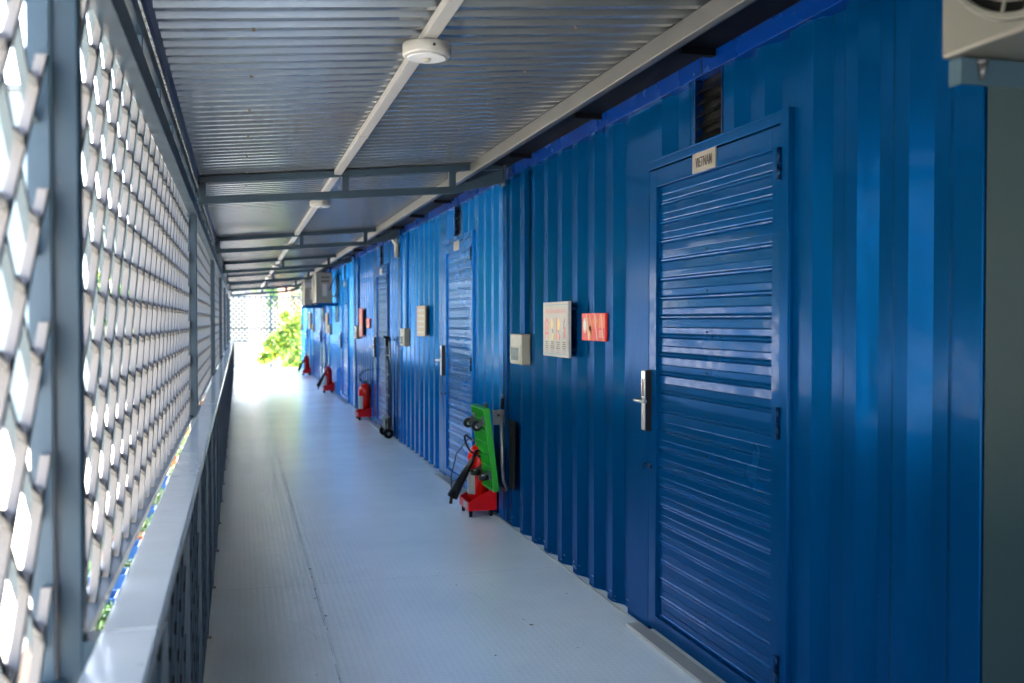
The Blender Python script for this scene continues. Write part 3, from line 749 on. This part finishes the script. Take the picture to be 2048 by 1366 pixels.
b = MB(); b.bar((WX-.004, 6.80, .765), (1.672, 6.80, .745), .02, .01, steel2); b.bar((1.675, 6.80, .745), (1.675, 6.80, .70), .02, .01, steel2)
tag(b.build('wall_hook'), 'small steel hook on the wall carrying the green trolley', 'hook')

# ------------------------------------------------------------------ folded hand truck by the third door
t = thing('folding_hand_truck', 'folded grey hand truck with black handle leaning between second and third doors', 'hand truck', (1.70, 11.75, 0))
m = MB()
for yy in (0, .30): m.tube([(0.03, yy, .10), (.02, yy, 1.13), (.02, yy+(.02 if yy == 0 else -.02), 1.17)], .012, dull, 10)
m.tube([(.02, .0, 1.17), (.02, .30, 1.17)], .012, blackgl, 10)
for z in (.25, .5, .75, .98): m.bar((.025, 0, z), (.025, .30, z), .02, .008, dull)
m.build('frame', t)
m = MB()
for i in range(9): m.box(-.012, -.006, -.02, .02, .12+i*.09, .175+i*.09, dull)
m.box(-.014, -.012, -.022, .022, .1, .93, dirtsill)
for i in range(6): m.box(-.0155, -.014, -.010, .010, .18+i*.13, .21+i*.13, black)
m.build('perforated_rail', t)
m = MB(); m.tube([(.02, -.02, 1.16), (.01, -.05, 1.20), (-.06, -.05, 1.21)], .014, black, 10); m.tube([(-.02, -.05, 1.19), (-.02, -.05, 1.10)], .018, black, 10); m.build('grip', t)
for yy in (-.03, .32):
    m = MB(); m.lathe([(.05, 0), (.06, .006), (.06, .028), (.05, .034)], (.0, yy, .06), black, axis='Y', n=22); m.lathe([(.02, -.004), (.02, .04)], (.0, yy, .06), dull, axis='Y', n=12); m.build('wheel', t)
m = MB(); m.box(-.03, .02, .02, .28, .10, .24, blackgl); m.build('toe_plate', t)

# ------------------------------------------------------------------ air conditioners
accr = mat('ac_cream', (.24, .25, .22), .4, var=.05)
def make_ac(label, loc):
    cream = accr
    t = thing('air_conditioner', label, 'air conditioner', loc, group='outdoor air conditioning units')
    D, W_, H = .30, .80, .55                      # X depth, Y width, Z height ; front faces -X ; origin near-bottom-front corner
    MB().box(0, D, 0, W_, 0, H, cream).build('casing', t, .008)
    fy, fz, fr_ = W_-.257, .283, .262
    m = MB(); m.lathe([(fr_, -.0015), (fr_, -.003)], (0, fy, fz), darkhole, axis='X', n=40); m.build('fan_opening', t)
    m = MB()
    for i in range(10): m.ring((-.012, fy, fz), .045+i*.0235, .0026, 'X', cream, 40, 5)
    m.ring((-.006, fy, fz), fr_, .008, 'X', cream, 44, 6)
    for i in range(10):
        a = 2*math.pi*i/10; m.bar((-.014, fy+.04*math.cos(a), fz+.04*math.sin(a)), (-.010, fy+fr_*math.cos(a), fz+fr_*math.sin(a)), .005, .004, cream, up=(1,0,0))
    m.lathe([(.045, -.008), (.045, -.016), (.03, -.018)], (0, fy, fz), cream, axis='X', n=24); m.build('fan_grille', t)
    m = MB()
    for i in range(3):
        a = 2*math.pi*i/3+.4
        pts = [(-.0045, fy+.03*math.cos(a), fz+.03*math.sin(a)), (-.0045, fy+.2*math.cos(a-.35), fz+.2*math.sin(a-.35)), (-.0045, fy+.215*math.cos(a+.1), fz+.215*math.sin(a+.1)), (-.0045, fy+.19*math.cos(a+.5), fz+.19*math.sin(a+.5))]
        m.face(pts, mat('fan_blade', (.08,.09,.10), .4))
    m.build('fan', t)
    m = MB()
    for j in range(2):
        for i in range(5): m.box(.10+i*.03, .122+i*.03, -.002, .0, H-.10-j*.07, H-.075-j*.07, darkhole)
    m.box(.015, .03, -.012, .0, .02, H-.02, cream); m.box(.12, .20, -.006, 0, .12, .34, mat('grey_cover', (.45,.48,.50), .4)); m.build('side_vents', t)
    m = MB(); m.box(-.003, .0, .03, .05, .03, .04, dull); m.lathe([(.007, 0), (.007, -.004)], (0, W_-.23, .035), dull, axis='X', n=10); m.lathe([(.007, 0), (.007, -.004)], (0, W_-.42, .035), dull, axis='X', n=10); m.build('screws', t)
    m = MB(); m.tube([(D, .05, .12), (D+.05, .05, .12), (D+.10, .07, .2), (D+.13, .10, .45)], .014, stick, 8); m.build('pipe', t)
    return t
def make_bracket(label, x0, ys, z, m_):
    t = thing('wall_bracket', label, 'bracket', (x0, ys[0], z), group='steel brackets under the air conditioners')
    for yy in ys:
        q = MB(); L_ = WX-x0-.008; y = yy-ys[0]
        q.box(0, L_, y, y+.004, -.052, 0, m_); q.box(0, L_, y+.004, y+.035, -.004, 0, m_); q.box(0, .004, y+.004, y+.035, -.052, -.004, m_); q.build('arm', t)
        q = MB(); q.tube([(.045, y-.006, -.012), (.045, y-.006, -.042)], [.009, .004], dull, 8); q.lathe([(.011, 0), (.011, .008)], (.045, y-.006, -.012), dull, n=6); q.build('bolt', t)
        q = MB(); q.bar((L_*.45, y+.015, -.055), (L_-.006, y+.015, -.30), .03, .006, m_); q.build('strut', t)
    q = MB(); q.box(L_-.006, L_, -.01, ys[1]-ys[0]+.045, -.36, -.053, m_); q.build('wall_plate', t)
    return t
make_ac('beige air conditioner cropped by the top right corner, round fan grille', (1.36, .91, 1.922))
make_bracket('grey-blue channel bracket under the cropped air conditioner at top right', 1.372, (.98, 1.665), 1.918, mat('bracket_paint', (.06,.13,.19), .4))
make_ac('nearer of the two far air conditioners high on the blue wall', (1.36, 18.55, 1.73))
make_bracket('blue bracket under the nearer far air conditioner', 1.34, (18.6, 19.25), 1.726, blue)
make_ac('farther of the two far air conditioners, partly behind the nearer one', (1.36, 21.9, 1.73))
make_bracket('blue bracket under the farther far air conditioner', 1.34, (21.95, 22.6), 1.726, blue)
t = thing('junction_box', 'small white junction box hanging under the far roof truss', 'junction box', (1.30, 21.0, 2.18))
MB().box(0, .2, 0, .05, -.10, .0, white).build('case', t, .004); m = MB(); m.tube([(.2, .02, -.03), (.46, .02, -.04)], .008, blackgl, 8); m.build('cable', t)
# pale down pipe at the second joint
b = MB(); b.tube([(1.70, 11.35, 2.44), (1.70, 11.35, 2.34), (1.745, 11.35, 2.27), (1.745, 11.35, 2.12)], .028, cream, 14)
tag(b.build('down_pipe'), 'short cream pipe dropping from the ceiling edge at the second container joint', 'pipe')
b = MB(); b.tube([(WX-.02, 18.15, 2.25), (WX-.12, 18.2, 2.18), (WX-.18, 18.5, 1.95)], .013, blue, 10); tag(b.build('blue_pipe'), 'thin blue bent pipe beside the nearer far air conditioner', 'pipe')

# ------------------------------------------------------------------ far end: lattice fence, shrub
t = thing('end_fence', 'lattice fence with middle rail crossing behind the end of the walkway', 'fence', (0, 33.6, 0))
m = MB(); lm = MB()
lattice(lm, -.01, .01, -.6, 2.7, .74, 2.16, .175, .026, knotm)
for i, v in enumerate(lm.v): lm.v[i] = (v[1], v[0], v[2])
lm.f = [tuple(reversed(f)) for f in lm.f]; lm.build('lattice', t)
m.box(-.6, 2.7, -.02, .02, 2.16, 2.20, steel2); m.box(-.6, 2.7, -.02, .02, .70, .74, steel2); m.box(-.6, 2.7, .012, .04, 1.12, 1.16, steel2); m.build('frame', t)
for x in (-.62, 1.0, 2.7): m = MB(); m.box(x-.025, x+.025, -.03, .03, GZ, 2.22, steel2); m.build('post', t)

leafA = mat('leaf_bright', (.22,.36,.03), .45, var=.35, vscale=2); leafB = mat('leaf_mid', (.07,.16,.03), .5, var=.35, vscale=1.5); leafC = mat('leaf_dark', (.03,.075,.02), .5, var=.3, vscale=1.5)
leafY = mat('leaf_yellow', (.5,.46,.04), .45, var=.3)
for l_ in (leafA, leafB, leafC, leafY):
    l_.node_tree.nodes['Principled BSDF'].inputs['Subsurface Weight'].default_value = 0
bark = mat('bark', (.16,.12,.08), .85, var=.3, vscale=8)
def leafq(b, p, sz, m):
    n = Vector((random.gauss(0,1), random.gauss(0,1), random.gauss(0,1)+.8)).normalized(); a = n.orthogonal().normalized()
    a = Matrix.Rotation(random.uniform(0, 6.28), 3, n) @ a; c = n.cross(a); p = Vector(p)
    b.face([p-a*sz, p-c*sz*.42-a*sz*.2, p+a*sz*.5-c*sz*.36, p+a*sz, p+a*sz*.5+c*sz*.36, p+c*sz*.42-a*sz*.2], m)
def tree(name, label, base, h, r, nl, sz, mats, cz0=.35, group=None, clumps=14, cat='tree'):
    t = thing(name, label, cat, base, group=group)
    tr = MB(); tr.tube([(0,0,-.02), (.03*h*.1,0,h*.3), (.06,0.05,h*.6), (.05,.0,h*.85)], [.035*h*.6, .028*h*.6, .016*h*.6, .005*h], bark, 10)
    cs = []
    for i in range(clumps):
        a = random.uniform(0, 6.28); e = random.uniform(-.2, 1); rr = r*random.uniform(.35, .85)
        c = Vector((math.cos(a)*rr, math.sin(a)*rr, h*(cz0+(1-cz0)*(.5+.42*e*random.uniform(.6, 1))))); cs.append((c, r*random.uniform(.22, .42)))
        tr.tube([(0.04, 0, h*random.uniform(.25, .5)), tuple(c*.55 + Vector((0,0,h*.22))*.8 if c.z > h*.4 else c*.6), tuple(c)], [.012*h*.5, .008*h*.5, .003*h*.5], bark, 6)
    tr.build('trunk', t)
    b = MB()
    for i in range(nl):
        c, cr = random.choice(cs); v = Vector((random.gauss(0,1), random.gauss(0,1), random.gauss(0,.8))).normalized()*cr*random.uniform(.45, 1.05)
        leafq(b, c+v, sz*random.uniform(.6, 1.2), random.choices(mats, [3, 3, 1][:len(mats)])[0])
    b.build('crown', t)
    return t
# broad-leaved branch by the end of the walkway, reaching in from the right
t = thing('leafy_tree', 'yellow-green leafy tree reaching in beside the last blue container', 'tree', (2.3, 31.9, GZ))
tr = MB(); tr.tube([(0,0,0), (.05,0,1.6), (-.1,-.1,2.9), (-.3,-.2,4.0)], [.10, .08, .06, .03], bark, 10)
cl = []
for (x, y, z, r_) in ((-.55,-.2,4.35,.28),(-.85,-.1,4.15,.25),(-1.15,-.2,3.85,.22),(-.65,-.3,3.85,.3),(-1.0,-.2,3.5,.22),(-1.35,-.1,3.35,.2),(-1.6,-.1,3.2,.16),(-.5,-.3,3.4,.3),(-.75,-.2,3.0,.25),(-.2,-.3,4.7,.3),(-.35,-.4,2.85,.28),(-.9,0,4.5,.14),(-1.45,-.2,3.65,.12),(-.1,0,4.1,.3),(-.6,-.3,2.7,.2)):
    tr.tube([(-.1,-.1,2.9), ((x-.1)*.6, y*.6, 2.9+(z-2.9)*.45), (x, y, z)], [.028, .016, .006], bark, 6); cl.append((Vector((x, y, z)), r_))
tr.build('trunk', t); b = MB()
for i in range(4200):
    c, cr = random.choice(cl); v = Vector((random.gauss(0,1), random.gauss(0,1), random.gauss(0,1))).normalized()*cr*1.3*random.uniform(.2, 1.05)
    leafq(b, c+v, random.uniform(.05, .09), random.choices([leafA, leafB, leafY], [6, 2, 1.2])[0])
b.build('crown', t)

# ------------------------------------------------------------------ the place outside (seen through the lattice and at the far end)
def building(name, label, x0, x1, y0, y1, h, wm, face='E', rows=2, cols=5, roofm=None, cat='building'):
    t = thing(name, label, cat, (0, 0, 0))
    MB().box(x0, x1, y0, y1, GZ, GZ+h, wm).build('wall', t)
    MB().box(x0-.25, x1+.25, y0-.25, y1+.25, GZ+h+.003, GZ+h+.25, roofm or offwhite).build('roof', t)
    gm = mat('window_glass', (.05,.08,.10), .08); 
    for r_ in range(rows):
        for c in range(cols):
            z = GZ+1.0+r_*3.0
            if face == 'E':
                y = y0+(c+.5)*(y1-y0)/cols; q = MB(); q.box(x1, x1+.05, y-.65, y+.65, z, z+1.3, white); f = q.build('window', t); q = MB(); q.box(x1+.05, x1+.055, y-.57, y-.03, z+.08, z+1.22, gm); q.box(x1+.05, x1+.055, y+.03, y+.57, z+.08, z+1.22, gm); q.build('pane', f)
            else:
                x = x0+(c+.5)*(x1-x0)/cols; q = MB(); q.box(x-.65, x+.65, y0-.05, y0, z, z+1.3, white); f = q.build('window', t); q = MB(); q.box(x-.57, x-.03, y0-.055, y0-.05, z+.08, z+1.22, gm); q.box(x+.03, x+.57, y0-.055, y0-.05, z+.08, z+1.22, gm); q.build('pane', f)
    return t
wh = mat('white_render', (.78,.76,.72), .8, var=.06); bg_ = mat('beige_render', (.62,.52,.38), .8, var=.08); orr = mat('orange_render', (.60,.17,.07), .8, var=.1); tq = mat('blue_render', (.03,.25,.50), .7)
building('white_building', 'long white building beyond the lattice on the left', -22, -13, 14, 60, 6.8, wh, 'E', 2, 10)
building('beige_building', 'beige building glimpsed through the blurred lattice at left', -22, -13, 3.0, 12.0, 7.0, bg_, 'E', 2, 4)
building('bounce_building', 'unseen white building added behind the camera to bounce sunlight', -14, -7, -22, -1.5, 10, wh, 'E', 3, 6)  # out of view, added to throw sunlight back onto the lattice bars
building('teal_building', 'tall grey-teal building far off through the blurred lattice at left', -18, -7.2, 46, 55, 14, mat('teal_render', (.13,.17,.18), .8), 'S', 1, 1)
building('orange_shed', 'low orange shed glimpsed through the lattice near the closest post', -12.4, -9.5, 9.5, 12.8, 3.1, orr, 'E', 1, 1, cat='shed')
building('blue_kiosk', 'small blue kiosk glimpsed low through the lattice', -6.2, -4.6, 13.8, 15.6, 2.4, tq, 'E', 1, 1, cat='kiosk')
building('end_building', 'pale building with few windows beyond the end fence', -16, 16, 62, 72, 9.5, mat('grey_render', (.24,.25,.22), .85, var=.1), 'S', 2, 2)
t = thing('brick_pillar', 'brown brick pillar standing behind the end fence', 'pillar', (1.72, 40, GZ)); MB().box(-.22, .22, -.22, .22, 0, 5.9, mat('brick', (.42,.2,.12), .8, var=.3, vscale=3)).build('shaft', t); MB().box(-.3, .3, -.3, .3, 5.903, 6.05, offwhite).build('cap', t)
t = thing('white_pillar', 'pale pillar behind the left part of the end fence', 'pillar', (.62, 41, GZ)); MB().box(-.28, .28, -.28, .28, 0, 5.4, mat('pillar_render', (.30,.28,.26), .8)).build('shaft', t); MB().box(-.42, .42, -.42, .42, 5.403, 5.55, offwhite).build('cap', t)
tm = [leafB, leafC, leafA]
for i, (x, y, h, r) in enumerate([(3.6, 52, 9.5, 3.8), (7.5, 50, 9, 3.4), (-3.6, 56, 7.4, 2.6), (13, 55, 9, 3.5), (-9, 57, 8, 3)]):
    tree('shade_tree', ['green tree behind the middle of the end fence', 'green tree behind the right of the end fence', 'small tree left of the far end opening', 'green tree far right behind the containers', 'green tree at the far left beyond the end'][i], (x, y, GZ), h, r, 2600, .22, tm, .3, 'trees beyond the far end')
for i, (x, y, h, r) in enumerate([(-5.3, 9.6, 8.4, 2.2), (-5.6, 12.6, 8.2, 2.2), (-4.8, 6.4, 7.6, 1.9), (-9.5, 24.0, 7.6, 2.2), (-9.5, 2.2, 8.0, 2.1), (-4.0, 3.2, 7.4, 1.9), (-4.7, 11.0, 8.2, 2.0)]):
    tree('garden_tree', ['green tree seen through the blurred lattice', 'tall tree behind the closest steel post', 'small yellow-green tree through the big lattice panel', 'tree beyond the second lattice panel', 'tree beside the beige building at left', 'dark tree mirrored in the blue wall right of the VIETNAM door', 'dark tree mirrored in the VIETNAM door'][i], (x, y, GZ), h, r, 5200 if i > 4 else 3400, .15, [leafC, leafB, leafC] if i > 4 else [leafA, leafB, leafC], .2, 'trees beyond the lattice')
# ground-level things glimpsed under the handrail edge
leafD = mat('leaf_bedding', (.05,.09,.015), .6, var=.4)
gr = mat('grass', (.10,.20,.03), .9, var=.4, vscale=3); soil = mat('soil', (.10,.07,.045), .9, var=.4, vscale=3)
b = MB(); b.box(-2.75, -1.45, 11, 62, GZ+.004, GZ+.08, soil); tag(b.build('flower_bed'), 'strip of brown soil on the ground below the handrail', 'flower bed')
b = MB()
for i in range(5200):
    y = random.choice([14.6, 17.6, 20.2, 21.4, 23.8, 24.6, 28.4, 33, 36, 41])+random.gauss(0, .35)
    leafq(b, (random.uniform(-2.5, -1.6), y, GZ+.09+random.random()*.30), random.uniform(.04, .09), random.choice([leafD, leafB, leafC]))
tag(b.build('bedding_plants'), 'patches of low green plants in the soil strip below the handrail', 'ground cover', kind='stuff')
cc_ = [('blue', (.004,.06,.20)), ('blue', (.004,.06,.20)), ('blue', (.004,.06,.20)), ('blue', (.004,.06,.20)), ('blue', (.004,.06,.20)), ('orange', (.22,.06,.01)), ('orange', (.22,.06,.01)), ('yellow', (.2,.11,.02))]
for i, (nm, cc) in enumerate(cc_):
    y = [15.3, 16.7, 18.7, 22.3, 25.8, 30.0, 19.6, 38.0][i]; sz = [.5, .45, .6, .5, 1.2, 1.0, .35, 1.0][i]
    t = thing('plastic_crate', ['first blue crate seen under the lattice edge, nearest', 'second blue crate seen under the lattice edge', 'third blue crate seen under the lattice edge', 'fourth blue crate seen under the lattice edge',
        'longest blue crate, farthest of the blue ones', 'long orange crate past the longest blue crate', 'short orange crate among the blue crates', 'long yellow crate farthest away along the soil strip'][i], 'crate', (-2.3, y, GZ+.082), group='plastic crates on the soil strip')
    q = MB(); mm = mat('crate_'+nm, cc, .45)
    q.box(0, .55, 0, sz, 0, .02, mm); q.box(0, .02, 0, sz, .02, .3, mm); q.box(.53, .55, 0, sz, .02, .3, mm); q.box(.02, .53, 0, .02, .02, .3, mm); q.box(.02, .53, sz-.02, sz, .02, .3, mm); q.build('shell', t)
    q = MB(); q.box(-.01, .56, -.01, .0, .28, .31, mm); q.box(.55, .56, 0, sz, .28, .31, mm); q.box(-.01, .0, 0, sz, .28, .31, mm); q.box(0, .56, sz, sz+.01, .28, .31, mm); q.build('rim', t)
b = MB(); b.box(-.249, -.228, 6.62, 6.90, .80, .868, mat('orange_plastic', (.85,.32,.01), .4)); tag(b.build('orange_tag', bevel=.003), 'small orange piece beside the handrail just past the second post', 'tag')
print('objects', len(bpy.data.objects))
